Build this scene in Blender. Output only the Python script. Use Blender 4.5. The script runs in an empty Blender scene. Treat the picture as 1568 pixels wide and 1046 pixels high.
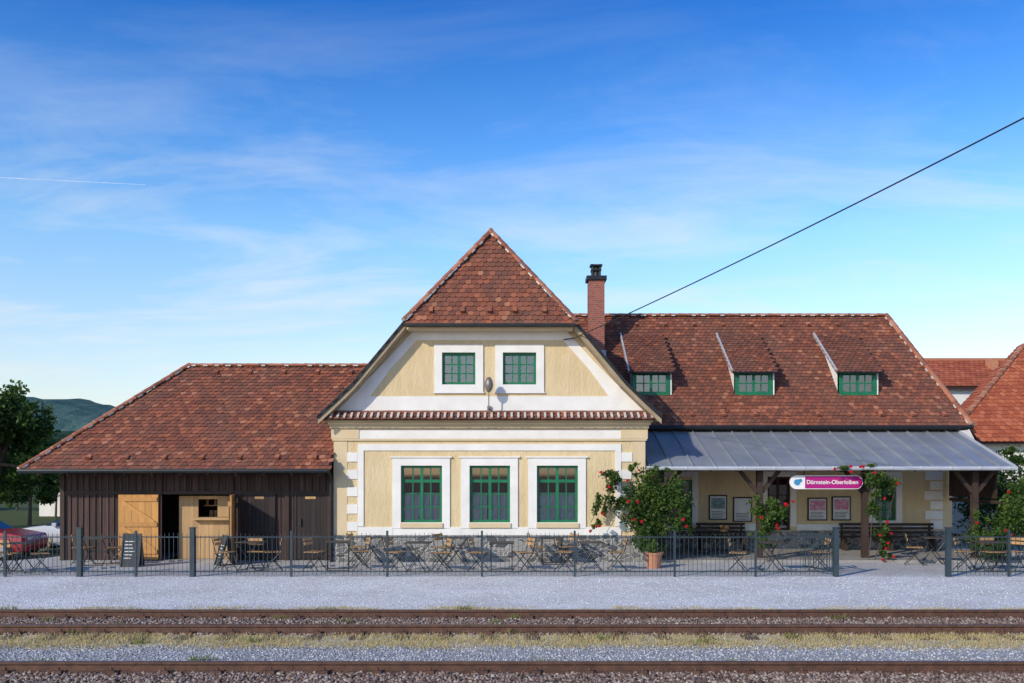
import bpy, math, random
import numpy as np
from mathutils import Vector, Matrix
random.seed(7); rng=np.random.default_rng(11)
F=1390.0; H=2.5; HY=720.0; CX=784.0
def X(px,d): return (px-CX)/F*d
def Z(py,d): return H+(HY-py)/F*d
def P(px,py,d): return (X(px,d),d,Z(py,d))
scene=bpy.context.scene
COL=scene.collection
# ------------------------------------------------------------ helpers
class MB:
    def __init__(s): s.v=[];s.f=[];s.m=[];s.r=[]
    def face(s,pts,m=0,r=None):
        n=len(s.v); s.v.extend([tuple(p) for p in pts]); s.f.append(tuple(range(n,n+len(pts)))); s.m.append(m); s.r.append(random.random() if r is None else r)
    def hexa(s,c,m=0,r=None):
        n=len(s.v); s.v.extend([tuple(p) for p in c]); r=random.random() if r is None else r
        for q in ((0,3,2,1),(4,5,6,7),(0,1,5,4),(1,2,6,5),(2,3,7,6),(3,0,4,7)):
            s.f.append(tuple(n+i for i in q)); s.m.append(m); s.r.append(r)
    def box(s,x0,x1,y0,y1,z0,z1,m=0,r=None):
        if x0>x1:x0,x1=x1,x0
        if y0>y1:y0,y1=y1,y0
        if z0>z1:z0,z1=z1,z0
        s.hexa([(x0,y0,z0),(x1,y0,z0),(x1,y1,z0),(x0,y1,z0),(x0,y0,z1),(x1,y0,z1),(x1,y1,z1),(x0,y1,z1)],m,r)
    def beam(s,p0,p1,w,h,m=0,up=(0,0,1),r=None):
        p0=Vector(p0);p1=Vector(p1);t=(p1-p0).normalized();u=Vector(up)
        if abs(t.dot(u))>.97:u=Vector((0,1,0))
        a=t.cross(u).normalized()*w/2;b=a.cross(t).normalized()*h/2
        s.hexa([p0-a-b,p0+a-b,p0+a+b,p0-a+b,p1-a-b,p1+a-b,p1+a+b,p1-a+b],m,r)
    def cyl(s,p0,p1,r0,r1=None,n=8,m=0,cap=True,r=None):
        r1=r0 if r1 is None else r1
        p0=Vector(p0);p1=Vector(p1);t=(p1-p0).normalized();u=Vector((0,0,1)) if abs(t.z)<.9 else Vector((1,0,0))
        a=t.cross(u).normalized();b=t.cross(a).normalized();k=len(s.v);r=random.random() if r is None else r
        for i in range(n):
            an=2*math.pi*i/n;dv=a*math.cos(an)+b*math.sin(an)
            s.v.append(tuple(p0+dv*r0));s.v.append(tuple(p1+dv*r1))
        for i in range(n):
            j=(i+1)%n;s.f.append((k+2*i,k+2*j,k+2*j+1,k+2*i+1));s.m.append(m);s.r.append(r)
        if cap:
            s.f.append(tuple(k+2*i for i in range(n)));s.m.append(m);s.r.append(r)
            s.f.append(tuple(k+2*i+1 for i in range(n)));s.m.append(m);s.r.append(r)
    def path(s,pts,r0,r1=None,n=6,m=0):
        r1=r0 if r1 is None else r1;N=len(pts)-1
        for i in range(N): s.cyl(pts[i],pts[i+1],r0+(r1-r0)*i/N,r0+(r1-r0)*(i+1)/N,n,m)
    def prism(s,poly,y0,y1,m=0,r=None):
        n=len(poly);r=random.random() if r is None else r
        s.face([(x,y0,z) for x,z in poly],m,r);s.face([(x,y1,z) for x,z in poly][::-1],m,r)
        for i in range(n):
            a=poly[i];b=poly[(i+1)%n];s.face([(a[0],y0,a[1]),(b[0],y0,b[1]),(b[0],y1,b[1]),(a[0],y1,a[1])],m,r)
    def slab(s,pts,t,m=0,mu=None):
        pts=[Vector(p) for p in pts];n=(pts[1]-pts[0]).cross(pts[2]-pts[0]).normalized()
        if n.z<0:n=-n
        lo=[p-n*t for p in pts];mu=m if mu is None else mu
        s.face(pts,m,.5);s.face(lo[::-1],mu,.5)
        for i in range(len(pts)):
            j=(i+1)%len(pts);s.face([pts[i],pts[j],lo[j],lo[i]],mu,.5)
    def build(s,name,mats,parent=None,smooth=False,loc=None):
        me=bpy.data.meshes.new(name);me.from_pydata(s.v,[],s.f)
        for mt in (mats if isinstance(mats,(list,tuple)) else [mats]): me.materials.append(mt)
        me.polygons.foreach_set('material_index',s.m)
        at=me.attributes.new('rnd','FLOAT','FACE');at.data.foreach_set('value',s.r)
        if smooth: me.polygons.foreach_set('use_smooth',[True]*len(s.f))
        me.update();ob=bpy.data.objects.new(name,me);COL.objects.link(ob)
        if parent: ob.parent=parent
        if loc: ob.location=loc
        return ob
def empty(name):
    e=bpy.data.objects.new(name,None);COL.objects.link(e);return e
def npmesh(name,V,Fc,R,mat,parent=None):
    me=bpy.data.meshes.new(name);nf,k=Fc.shape
    me.vertices.add(len(V));me.vertices.foreach_set('co',V.astype(np.float32).ravel())
    me.loops.add(nf*k);me.loops.foreach_set('vertex_index',Fc.astype(np.int32).ravel())
    me.polygons.add(nf);me.polygons.foreach_set('loop_start',np.arange(0,nf*k,k,dtype=np.int32))
    me.materials.append(mat)
    at=me.attributes.new('rnd','FLOAT','FACE');at.data.foreach_set('value',R.astype(np.float32))
    me.update(calc_edges=True);me.validate()
    ob=bpy.data.objects.new(name,me);COL.objects.link(ob)
    if parent: ob.parent=parent
    return ob
# ------------------------------------------------------------ materials
def newmat(name):
    m=bpy.data.materials.new(name);m.use_nodes=True;nt=m.node_tree
    return m,nt,nt.nodes['Principled BSDF']
def N(nt,t,**k):
    n=nt.nodes.new(t)
    for a,b in k.items(): setattr(n,a,b)
    return n
def ramp(nt,stops):
    r=N(nt,'ShaderNodeValToRGB');e=r.color_ramp.elements
    while len(e)<len(stops): e.new(.5)
    for i,(p,c) in enumerate(stops): e[i].position=p;e[i].color=(*c,1) if len(c)==3 else c
    return r
def mix(nt,fac,a,b,mode='MIX'):
    m=N(nt,'ShaderNodeMix',data_type='RGBA',blend_type=mode)
    for s,v in ((0,fac),(6,a),(7,b)):
        if hasattr(v,'is_linked'): nt.links.new(v,m.inputs[s])
        elif isinstance(v,(tuple,list)): m.inputs[s].default_value=(*v,1)
        else: m.inputs[s].default_value=v
    return m.outputs[2]
def noise(nt,scale,detail=4,sc=(1,1,1),dist=0,rough=.55):
    tc=N(nt,'ShaderNodeTexCoord');mp=N(nt,'ShaderNodeMapping');mp.inputs['Scale'].default_value=sc
    nt.links.new(tc.outputs['Object'],mp.inputs[0]);n=N(nt,'ShaderNodeTexNoise')
    n.inputs['Scale'].default_value=scale;n.inputs['Detail'].default_value=detail;n.inputs['Distortion'].default_value=dist;n.inputs['Roughness'].default_value=rough
    nt.links.new(mp.outputs[0],n.inputs['Vector']);return n.outputs[0]
def bump(nt,b,h,st,dist=.02):
    n=N(nt,'ShaderNodeBump');n.inputs['Strength'].default_value=st;n.inputs['Distance'].default_value=dist
    nt.links.new(h,n.inputs['Height']);nt.links.new(n.outputs[0],b.inputs['Normal'])
def simple(name,c1,c2=None,scale=3,rough=.7,bs=.0,bscale=60,sc=(1,1,1),bsc=(1,1,1),metal=0,rnd=0,spec=.4):
    m,nt,b=newmat(name);c2=c2 or tuple(x*.8 for x in c1)
    n=noise(nt,scale,6,sc);r=ramp(nt,[(.3,c2),(.7,c1)]);nt.links.new(n,r.inputs[0]);col=r.outputs[0]
    if rnd:
        a=N(nt,'ShaderNodeAttribute',attribute_name='rnd');rr=ramp(nt,[(0,(1-rnd,)*3),(1,(1,1,1))]);nt.links.new(a.outputs['Fac'],rr.inputs[0])
        col=mix(nt,1,col,rr.outputs[0],'MULTIPLY')
    nt.links.new(col,b.inputs['Base Color']);b.inputs['Roughness'].default_value=rough;b.inputs['Metallic'].default_value=metal
    b.inputs['Specular IOR Level'].default_value=spec
    if bs: bump(nt,b,noise(nt,bscale,3,bsc),bs)
    return m
def attrmat(name,stops,rough=.8,stain=None,trans=0,bs=0,bscale=80):
    m,nt,b=newmat(name);a=N(nt,'ShaderNodeAttribute',attribute_name='rnd');r=ramp(nt,stops);nt.links.new(a.outputs['Fac'],r.inputs[0]);col=r.outputs[0]
    if stain:
        sc,lo,hi,c=stain
        n=noise(nt,sc,6);rr=ramp(nt,[(lo,(0,0,0)),(hi,(1,1,1))]);nt.links.new(n,rr.inputs[0]);col=mix(nt,rr.outputs[0],col,mix(nt,.6,col,c),'MIX')
    nt.links.new(col,b.inputs['Base Color']);b.inputs['Roughness'].default_value=rough;b.inputs['Specular IOR Level'].default_value=.3
    if bs: bump(nt,b,noise(nt,bscale,3),bs,.01)
    if trans:
        t=N(nt,'ShaderNodeBsdfTranslucent');nt.links.new(col,t.inputs[0]);ms=N(nt,'ShaderNodeMixShader');ms.inputs[0].default_value=trans
        o=nt.nodes['Material Output'];nt.links.new(b.outputs[0],ms.inputs[1]);nt.links.new(t.outputs[0],ms.inputs[2]);nt.links.new(ms.outputs[0],o.inputs[0])
    return m
M={}
M['tile']=attrmat('roof_tile',[(0,(.15,.06,.043)),(.3,(.20,.073,.048)),(.7,(.265,.09,.053)),(.92,(.35,.12,.065)),(1,(.42,.19,.11))],.88,(.9,.42,.68,(.17,.09,.065)),bs=.3)
M['tile_new']=attrmat('roof_tile_new',[(0,(.33,.085,.045)),(.5,(.42,.11,.05)),(1,(.5,.16,.08))],.8)
M['cap']=attrmat('ridge_tile',[(0,(.22,.08,.05)),(.6,(.38,.13,.07)),(1,(.46,.2,.12))],.85,(6,.5,.7,(.2,.15,.12)))
M['under']=simple('roof_underlay',(.08,.035,.025),rough=.9)
M['mortar']=simple('mortar',(.66,.63,.58),(.45,.41,.37),12,.9)
def stucco():
    m,nt,b=newmat('yellow_stucco')
    n=noise(nt,.9,6);r=ramp(nt,[(.3,(.66,.52,.30)),(.7,(.74,.60,.37))]);nt.links.new(n,r.inputs[0])
    n2=noise(nt,4,5,(3,3,.35));r2=ramp(nt,[(.3,(.90,.885,.86)),(.65,(1,1,1))]);nt.links.new(n2,r2.inputs[0])
    nt.links.new(mix(nt,1,r.outputs[0],r2.outputs[0],'MULTIPLY'),b.inputs['Base Color']);b.inputs['Roughness'].default_value=.95
    bump(nt,b,noise(nt,22,5,(1,1,.45)),.6,.035);return m
M['stucco']=stucco()
M['beige']=simple('beige_render',(.69,.56,.36),(.6,.48,.3),1.5,.9,.12,50)
M['verge']=simple('verge_render',(.40,.32,.21),(.30,.23,.15),2.5,.9,.12,50)
M['white']=simple('white_render',(.84,.83,.79),(.74,.72,.68),2.2,.9,.12,60)
M['green']=simple('green_paint',(.012,.19,.085),(.008,.13,.06),6,.4)
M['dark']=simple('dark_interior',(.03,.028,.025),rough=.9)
M['bark_metal']=simple('dark_metal',(.03,.036,.04),(.02,.025,.028),6,.45,metal=.4)
M['fence']=simple('fence_metal',(.045,.07,.085),(.03,.048,.06),3,.5,metal=.2)
M['zinc']=simple('zinc_sheet',(.36,.39,.43),(.25,.275,.31),1.3,.42,.1,3,metal=.3)
M['gutter']=simple('gutter_zinc',(.6,.62,.65),(.5,.52,.55),3,.45,metal=.25)
M['boards']=simple('dark_boards',(.115,.066,.056),(.055,.032,.028),2.5,.75,.3,40,(6,6,.5),(3,3,.2),rnd=.55)
M['beams']=simple('dark_beam',(.06,.037,.028),(.035,.022,.018),4,.75)
M['ltwood']=simple('light_wood',(.66,.34,.10),(.54,.26,.075),3,.6,.15,30,(6,6,.6),rnd=.25)
M['slat']=simple('chair_slat',(.6,.36,.16),(.42,.24,.10),8,.55,rnd=.35)
M['curtain']=simple('curtain',(.75,.80,.84),(.5,.55,.6),5,.9,sc=(5,1,.6))
M['paper']=simple('poster_paper',(.75,.75,.74),(.6,.62,.64),6,.6)
M['pink']=simple('poster_pink',(.55,.12,.28),(.7,.5,.55),14,.5)
M['blueprint']=simple('poster_photo',(.25,.4,.5),(.1,.16,.1),9,.5)
M['magenta']=simple('sign_magenta',(.42,.01,.20),(.40,.01,.19),3,.35)
M['signwhite']=simple('sign_white',(.85,.85,.85),(.8,.8,.8),3,.4)
M['slate']=simple('chalkboard',(.04,.045,.05),(.07,.075,.08),9,.8)
M['terra']=simple('terracotta',(.5,.24,.14),(.4,.18,.10),8,.85)
M['rail']=simple('rusty_rail',(.15,.075,.05),(.075,.04,.03),9,.75,.3,50)
M['railtop']=simple('rail_head',(.22,.15,.12),(.13,.085,.065),5,.45,metal=.6)
M['sleeper']=simple('sleeper_wood',(.16,.115,.09),(.09,.065,.05),6,.9,.4,20)
M['bark']=simple('bark',(.12,.085,.06),(.06,.045,.035),8,.95,.6,20)
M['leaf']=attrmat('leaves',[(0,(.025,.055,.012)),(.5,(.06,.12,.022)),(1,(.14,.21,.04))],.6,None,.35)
M['leafd']=attrmat('dark_leaves',[(0,(.012,.032,.01)),(.5,(.03,.07,.018)),(1,(.07,.12,.03))],.6,None,.3)
M['rose']=attrmat('rose_petals',[(0,(.35,.005,.012)),(1,(.6,.015,.03))],.5)
M['grass']=attrmat('track_grass',[(0,(.46,.37,.17)),(.6,(.64,.52,.26)),(.76,(.28,.30,.09)),(1,(.09,.15,.03))],.8,None,.25)
M['stone1']=attrmat('ballast_stones',[(0,(.085,.055,.045)),(.35,(.19,.125,.10)),(.7,(.29,.215,.175)),(1,(.47,.40,.34))],.9)
M['stone2']=attrmat('grey_stones',[(0,(.17,.17,.175)),(.5,(.38,.385,.395)),(1,(.64,.64,.65))],.9)
M['stone3']=attrmat('platform_stones',[(0,(.36,.36,.36)),(.5,(.66,.66,.66)),(1,(.85,.85,.84))],.9)
def glass(name='window_glass'):
    m,nt,b=newmat(name);o=nt.nodes['Material Output'];nt.nodes.remove(b)
    t=N(nt,'ShaderNodeBsdfTransparent');t.inputs[0].default_value=(.85,.9,.92,1);g=N(nt,'ShaderNodeBsdfGlossy');g.inputs['Roughness'].default_value=.03
    l=N(nt,'ShaderNodeLayerWeight');l.inputs[0].default_value=.4;ms=N(nt,'ShaderNodeMixShader')
    ad=N(nt,'ShaderNodeMath',operation='ADD');ad.inputs[1].default_value=.16;nt.links.new(l.outputs['Fresnel'],ad.inputs[0])
    nt.links.new(ad.outputs[0],ms.inputs[0]);nt.links.new(t.outputs[0],ms.inputs[1]);nt.links.new(g.outputs[0],ms.inputs[2]);nt.links.new(ms.outputs[0],o.inputs[0]);return m
M['glass']=glass()
def stonewall():
    m,nt,b=newmat('stone_plinth');tc=N(nt,'ShaderNodeTexCoord');mp=N(nt,'ShaderNodeMapping');mp.inputs['Scale'].default_value=(3.6,3.6,6.5)
    nt.links.new(tc.outputs['Object'],mp.inputs[0])
    nz=N(nt,'ShaderNodeTexNoise');nz.inputs['Scale'].default_value=2;nt.links.new(mp.outputs[0],nz.inputs['Vector'])
    va=N(nt,'ShaderNodeMix',data_type='RGBA',blend_type='ADD');va.inputs[0].default_value=.5;nt.links.new(mp.outputs[0],va.inputs[6]);nt.links.new(nz.outputs['Color'],va.inputs[7])
    v=N(nt,'ShaderNodeTexVoronoi',feature='DISTANCE_TO_EDGE');v.inputs['Scale'].default_value=1;nt.links.new(va.outputs[2],v.inputs['Vector'])
    c=N(nt,'ShaderNodeTexVoronoi');c.inputs['Scale'].default_value=1;nt.links.new(va.outputs[2],c.inputs['Vector'])
    bw=N(nt,'ShaderNodeSeparateColor');nt.links.new(c.outputs['Color'],bw.inputs[0])
    r=ramp(nt,[(0,(.07,.07,.075)),(.5,(.17,.17,.17)),(1,(.32,.31,.29))]);nt.links.new(bw.outputs[0],r.inputs[0])
    e=ramp(nt,[(.03,(0,0,0)),(.09,(1,1,1))]);nt.links.new(v.outputs[0],e.inputs[0])
    nt.links.new(mix(nt,e.outputs[0],(.42,.40,.37),r.outputs[0]),b.inputs['Base Color']);b.inputs['Roughness'].default_value=.9
    bump(nt,b,e.outputs[0],.8,.03);return m
M['stone']=stonewall()
def brick():
    m,nt,b=newmat('chimney_brick');tc=N(nt,'ShaderNodeTexCoord');mp=N(nt,'ShaderNodeMapping');mp.inputs['Rotation'].default_value=(math.radians(-90),0,0)
    nt.links.new(tc.outputs['Object'],mp.inputs[0]);t=N(nt,'ShaderNodeTexBrick');t.inputs['Scale'].default_value=4;t.inputs['Color1'].default_value=(.38,.10,.06,1);t.inputs['Color2'].default_value=(.24,.07,.05,1);t.inputs['Mortar'].default_value=(.35,.28,.24,1)
    t.inputs['Mortar Size'].default_value=.02;nt.links.new(mp.outputs[0],t.inputs['Vector']);nt.links.new(t.outputs[0],b.inputs['Base Color']);b.inputs['Roughness'].default_value=.9;return m
M['brick']=brick()
# ------------------------------------------------------------ ground
def groundmat():
    m,nt,b=newmat('ground_gravel');tc=N(nt,'ShaderNodeTexCoord');sp=N(nt,'ShaderNodeSeparateXYZ');nt.links.new(tc.outputs['Object'],sp.inputs[0])
    nz=noise(nt,1.3,6);a=N(nt,'ShaderNodeMath',operation='MULTIPLY_ADD');a.inputs[1].default_value=1.1;nt.links.new(nz,a.inputs[0]);nt.links.new(sp.outputs['Y'],a.inputs[2])
    mr=N(nt,'ShaderNodeMapRange');mr.inputs[1].default_value=8.55;mr.inputs[2].default_value=40.55;nt.links.new(a.outputs[0],mr.inputs[0])
    q=lambda d:(d-8)/32
    br=(.21,.145,.115);gr=(.42,.425,.44);st=(.64,.54,.35);lg=(.80,.80,.80);tr=(.58,.57,.55)
    r=ramp(nt,[(0,br),(q(11.55),br),(q(11.8),gr),(q(12.6),gr),(q(12.95),st),(q(13.75),st),(q(14.1),(.28,.21,.155)),(q(15.5),(.26,.19,.13)),(q(15.9),(.48,.40,.27)),(q(16.5),lg),(q(21.2),lg),(q(21.7),tr),(q(29),tr),(q(32),(.2,.2,.12)),(1,(.09,.12,.04))])
    nt.links.new(mr.outputs[0],r.inputs[0])
    def vor(s):
        v=N(nt,'ShaderNodeTexVoronoi');v.inputs['Scale'].default_value=s;nt.links.new(tc.outputs['Object'],v.inputs['Vector']);sc=N(nt,'ShaderNodeSeparateColor');nt.links.new(v.outputs['Color'],sc.inputs[0]);return v,sc
    v1,s1=vor(26)
    rr=ramp(nt,[(0,(.68,.68,.68)),(.5,(.96,.96,.96)),(1,(1.1,1.1,1.1))]);nt.links.new(s1.outputs[0],rr.inputs[0])
    col=mix(nt,1,r.outputs[0],rr.outputs[0],'MULTIPLY')
    n3=noise(nt,.5,8,rough=.7);r3=ramp(nt,[(.35,(.82,.80,.77)),(.65,(1.03,1.03,1.03))]);nt.links.new(n3,r3.inputs[0]);col=mix(nt,1,col,r3.outputs[0],'MULTIPLY')
    nt.links.new(col,b.inputs['Base Color']);b.inputs['Roughness'].default_value=.95;b.inputs['Specular IOR Level'].default_value=.2
    bump(nt,b,v1.outputs['Distance'],.4,.03);return m
M['ground']=groundmat()
def sm(t): t=max(0,min(1,t));return t*t*(3-2*t)
def gz(x,y): return -.55*sm((-12.9-x)/2.2)*sm((y-24.6)/4)
mb=MB();xs=[-4000,-1500,-400,-100,-50,-30,-22,-18]+[-15.5+.5*i for i in range(8)]+[-8,0,8,16,30,60,200,800,4000];ys=[-400,-20,0,8,12,16,20,23,24.6,25.4,26.2,27,27.8,28.6,32,40,60,100,300,1000,5000]
for y in ys:
    for x in xs: mb.v.append((x,y,gz(x,y)))
nx=len(xs)
for j in range(len(ys)-1):
    for i in range(nx-1): mb.f.append((j*nx+i,j*nx+i+1,(j+1)*nx+i+1,(j+1)*nx+i));mb.m.append(0);mb.r.append(.5)
mb.build('ground',M['ground'],smooth=True)
def stones(name,n,xr,yr,size,mat,z=0.0):
    base=np.array([[1,0,0],[-1,0,0],[0,1,0],[0,-1,0],[0,0,1],[0,0,-1]],float)
    fc=np.array([[0,2,4],[2,1,4],[1,3,4],[3,0,4],[2,0,5],[1,2,5],[3,1,5],[0,3,5]])
    c=np.stack([rng.uniform(*xr,n),rng.uniform(*yr,n),np.full(n,z)],1)
    V=base[None]*rng.uniform(.55,1.2,(n,6,1))*(size*rng.uniform(.5,1.3,(n,1,1)));V[:,:,2]*=.7
    a=rng.uniform(0,6.28,n);ca,sa=np.cos(a),np.sin(a);x=V[:,:,0]*ca[:,None]-V[:,:,1]*sa[:,None];y=V[:,:,0]*sa[:,None]+V[:,:,1]*ca[:,None]
    tl=rng.uniform(-.5,.5,(n,1));V=np.stack([x,y,V[:,:,2]+x*tl],2)+c[:,None]
    Fc=fc[None]+np.arange(n)[:,None,None]*6
    return npmesh(name,V.reshape(-1,3),Fc.reshape(-1,3),np.repeat(rng.random(n),8),mat)
stones('track_ballast',30000,(-8,8),(9.2,11.6),.034,M['stone1'],.008)
stones('track_ballast',30000,(-10.5,10.5),(13.75,16.0),.032,M['stone1'],.008)
stones('grey_gravel',14000,(-9,9),(11.4,12.95),.022,M['stone2'])
stones('platform_gravel',8000,(-13,13),(16.4,21.2),.018,M['stone3'])
def blades(name,n,fn,h,mat,rfn):
    c=fn(n);n=len(c);a=rng.uniform(0,6.28,n);w=rng.uniform(.004,.009,n);hh=h*rng.uniform(.4,1.2,n)
    d=np.stack([np.cos(a),np.sin(a)],1);ln=rng.uniform(-.6,.6,(n,2))*hh[:,None]
    p0=np.c_[c[:,:2]-d*w[:,None],c[:,2]];p1=np.c_[c[:,:2]+d*w[:,None],c[:,2]];p2=np.c_[c[:,:2]+ln,c[:,2]+hh]
    V=np.stack([p0,p1,p2],1).reshape(-1,3);return npmesh(name,V,np.arange(3*n).reshape(-1,3),rfn(n),mat)
def tuft(xr,yr,k,spread):
    def f(n):
        cc=np.stack([rng.uniform(*xr,k),rng.uniform(*yr,k)],1);i=rng.integers(0,k,n)
        p=cc[i]+rng.normal(0,spread,(n,2))*np.array([2.2,1]);return np.c_[p,np.zeros(n)]
    return f
blades('dry_grass',22000,tuft((-9.5,9.5),(12.75,13.8),330,.12),.05,M['grass'],lambda n:rng.random(n)**1.4*.7)
blades('dry_grass',8000,tuft((-10.5,10.5),(15.7,16.5),190,.09),.05,M['grass'],lambda n:rng.random(n)*.72)
blades('weeds',1700,tuft((-10,10),(12.9,16.6),34,.035),.10,M['grass'],lambda n:.72+.28*rng.random(n))
blades('weeds',600,tuft((-7,7),(11.5,11.9),9,.04),.10,M['grass'],lambda n:.7+.3*rng.random(n))
# tracks
def track(yfar):
    e=empty('railway_track');mb=MB();y=yfar
    for yy in (yfar,yfar-1.47):
        prof=[(-.07,.0),(.07,.0),(.07,.015),(.012,.03),(.012,.10),(.036,.11),(.036,.14),(-.036,.14),(-.036,.11),(-.012,.10),(-.012,.03),(-.07,.015)]
        for i in range(len(prof)):
            a=prof[i];b_=prof[(i+1)%len(prof)];top=(i==6)
            mb.face([(-60,yy+a[0],a[1]),(60,yy+a[0],a[1]),(60,yy+b_[0],b_[1]),(-60,yy+b_[0],b_[1])],1 if top else 0,.5)
        x=-14.0
        while x<14:
            for s in(-1,1): mb.box(x-.05,x+.05,yy+s*.10-.035,yy+s*.10+.035,.0,.05,0);mb.cyl((x,yy+s*.09,.04),(x,yy+s*.09,.085),.018,n=6)
            x+=.65
    mb.build('rails',[M['rail'],M['railtop']],e)
    mb=MB();x=-14.0
    while x<14:
        mb.box(x-.12,x+.12,yfar-2.0,yfar+.5,-.1,.003+random.uniform(0,.006));x+=.65
    mb.build('sleepers',M['sleeper'],e)
track(15.35);track(11.2)
# ------------------------------------------------------------ tiled roofs
def inside(p,poly):
    c=False;n=len(poly)
    for i in range(n):
        a=poly[i];b=poly[i-1]
        if (a[1]>p[1])!=(b[1]>p[1]) and p[0]<(b[0]-a[0])*(p[1]-a[1])/(b[1]-a[1])+a[0]: c=not c
    return c
def tiled(name,corners,parent,O=None,w=.165,h=.15,mat='tile',thick=.1,under='under',rbias=0):
    c=[Vector(p) for p in corners];O=c[0];U=(c[1]-c[0]).normalized();n=U.cross(c[-1]-c[0]).normalized()
    if n.z<0:n=-n
    V=n.cross(U).normalized()
    if V.z<0:V=-V
    poly=[((p-O).dot(U),(p-O).dot(V)) for p in c]
    mb=MB();mb.slab(c,thick,0,1);mb.build(name+'_deck',[M['under'],M[under]],parent)
    mb=MB();us=[p[0] for p in poly];vs=[p[1] for p in poly];i=0;v=min(vs)-.03
    def W(u,vv,nn): return O+U*u+V*vv+n*nn
    while v<max(vs):
        u=min(us)+(w/2 if i%2 else 0)
        while u<max(us)+w:
            if inside((u,max(v+h*.5,.01)),poly):
                a=w/2-.003;ju=random.uniform(-.004,.004);jn=random.uniform(-.003,.005);jv=random.uniform(-.008,.008);uu=u+ju;r=random.random()
                loc=[(-a,h*1.15,.008),(-a,.22*h,.03),(-a*.6,.04*h,.033),(0,-.03*h,.034),(a*.6,.04*h,.033),(a,.22*h,.03),(a,h*1.15,.008)]
                top=[W(uu+x,v+y+jv,z+jn) for x,y,z in loc];low=[W(uu+x,v+y+jv,z+jn-.016) for x,y,z in loc[1:6]]
                k=len(mb.v);mb.v.extend([tuple(p) for p in top+low]);mb.f.append(tuple(range(k,k+7)));mb.m.append(0);mb.r.append(r)
                for q in range(4): mb.f.append((k+1+q,k+2+q,k+8+q,k+7+q));mb.m.append(0);mb.r.append(r*.6)
            u+=w
        v+=h;i+=1
    return mb.build(name,M[mat],parent),(O,U,V,n)
def caps(name,p0,p1,parent,r=.10,L=.34,mort=True):
    p0=Vector(p0);p1=Vector(p1);t=(p1-p0);n=max(1,int(t.length/L));t/=n;mb=MB();side=t.cross(Vector((0,0,1))).normalized();up=side.cross(t).normalized()
    K=7
    for i in range(n):
        a=p0+t*i;b=p0+t*(i+1.08);rr=random.random();k=len(mb.v)
        for j in range(K+1):
            an=math.pi*j/K;d=side*math.cos(an)+up*math.sin(an)*.85
            mb.v.append(tuple(a+d*r*1.08));mb.v.append(tuple(b+d*r*.92))
        for j in range(K): mb.f.append((k+2*j,k+2*j+2,k+2*j+3,k+2*j+1));mb.m.append(0);mb.r.append(rr)
        mb.f.append(tuple(k+2*j for j in range(K+1)));mb.m.append(1);mb.r.append(.5)
        if mort:
            for s in(-1,1):
                if random.random()<.25: continue
                q=a+t*.5+side*s*r*1.0;mb.beam(q-t*random.uniform(.12,.3),q+t*random.uniform(.1,.25),.04,.04,1)
    return mb.build(name,[M['cap'],M['mortar']],parent)
def guards(name,fr,us,v,parent,mat='cap'):
    O,U,V,n=fr;mb=MB()
    for u in us:
        p=O+U*u+V*v+n*.05;mb.beam(p-V*.06,p+V*.12,.11,.035,0,up=n);mb.beam(p-V*.06,p-V*.06+n*.09,.11,.03,0,up=V)
    mb.build(name,M[mat],parent)
# ================================================= MAIN STATION
ST=empty('station_building')
D=24.8;B=34.0;cx=X(750,D);xl=X(511,D);xr=X(988,D)
def fx(px): return X(px,D)
def fz(py): return Z(py,D)
def fbox(mb,a,b,t,bo,proud,m=0,back=0.0): mb.box(fx(a),fx(b),D-proud,D-back+.0,fz(bo),fz(t),m)
def window(parent,x0,x1,z0,z1,y,cols,rows,fw=.07,curt=True,recess=.10,double=True,mat='green',dark=False):
    mb=MB();yy=y+recess
    mb.box(x0,x0+fw,yy-.04,yy+.03,z0,z1);mb.box(x1-fw,x1,yy-.04,yy+.03,z0,z1);mb.box(x0+fw,x1-fw,yy-.04,yy+.03,z1-fw,z1);mb.box(x0+fw,x1-fw,yy-.04,yy+.03,z0,z0+fw)
    ix0,ix1,iz0,iz1=x0+fw,x1-fw,z0+fw,z1-fw
    for i in range(1,cols):
        xx=ix0+(ix1-ix0)*i/cols;hw=.04 if (double and i*2==cols) else .016
        mb.box(xx-hw,xx+hw,yy-.025 if hw>.02 else yy-.012,yy+.02,iz0,iz1)
    for j in range(1,rows):
        zz=iz0+(iz1-iz0)*j/rows;hw=.04 if (rows>=4 and j==rows-1) else .016
        mb.box(ix0,ix1,yy-.02 if hw>.02 else yy-.008,yy+.015,zz-hw,zz+hw)
    mb.build('window_frame',M[mat],parent)
    mb=MB();mb.face([(ix0,yy+.004,iz0),(ix1,yy+.004,iz0),(ix1,yy+.004,iz1),(ix0,yy+.004,iz1)]);mb.build('window_glass',M['glass'],parent)
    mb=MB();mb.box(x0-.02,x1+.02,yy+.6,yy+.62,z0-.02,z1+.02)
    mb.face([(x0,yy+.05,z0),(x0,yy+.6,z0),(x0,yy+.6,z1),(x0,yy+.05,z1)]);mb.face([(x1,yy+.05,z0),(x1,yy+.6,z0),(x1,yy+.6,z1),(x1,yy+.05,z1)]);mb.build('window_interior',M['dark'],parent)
    if curt:
        mb=MB();w=x1-x0;K=14;hh=(z1-z0)
        for a,b,zt in((x0+.03,x0+w*random.uniform(.42,.48),z0+hh*.52),(x0+w*.53,x1-.03,z0+hh*.52)):
            for k in range(K):
                u0=a+(b-a)*k/K;u1=a+(b-a)*(k+1)/K;o0=.015*math.sin(k*2.1);o1=.015*math.sin((k+1)*2.1)
                mb.face([(u0,yy+.06+o0,z0),(u1,yy+.06+o1,z0),(u1,yy+.06+o1,zt),(u0,yy+.06+o0,zt)])
        mb.build('curtain',M['curtain'],parent)
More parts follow.
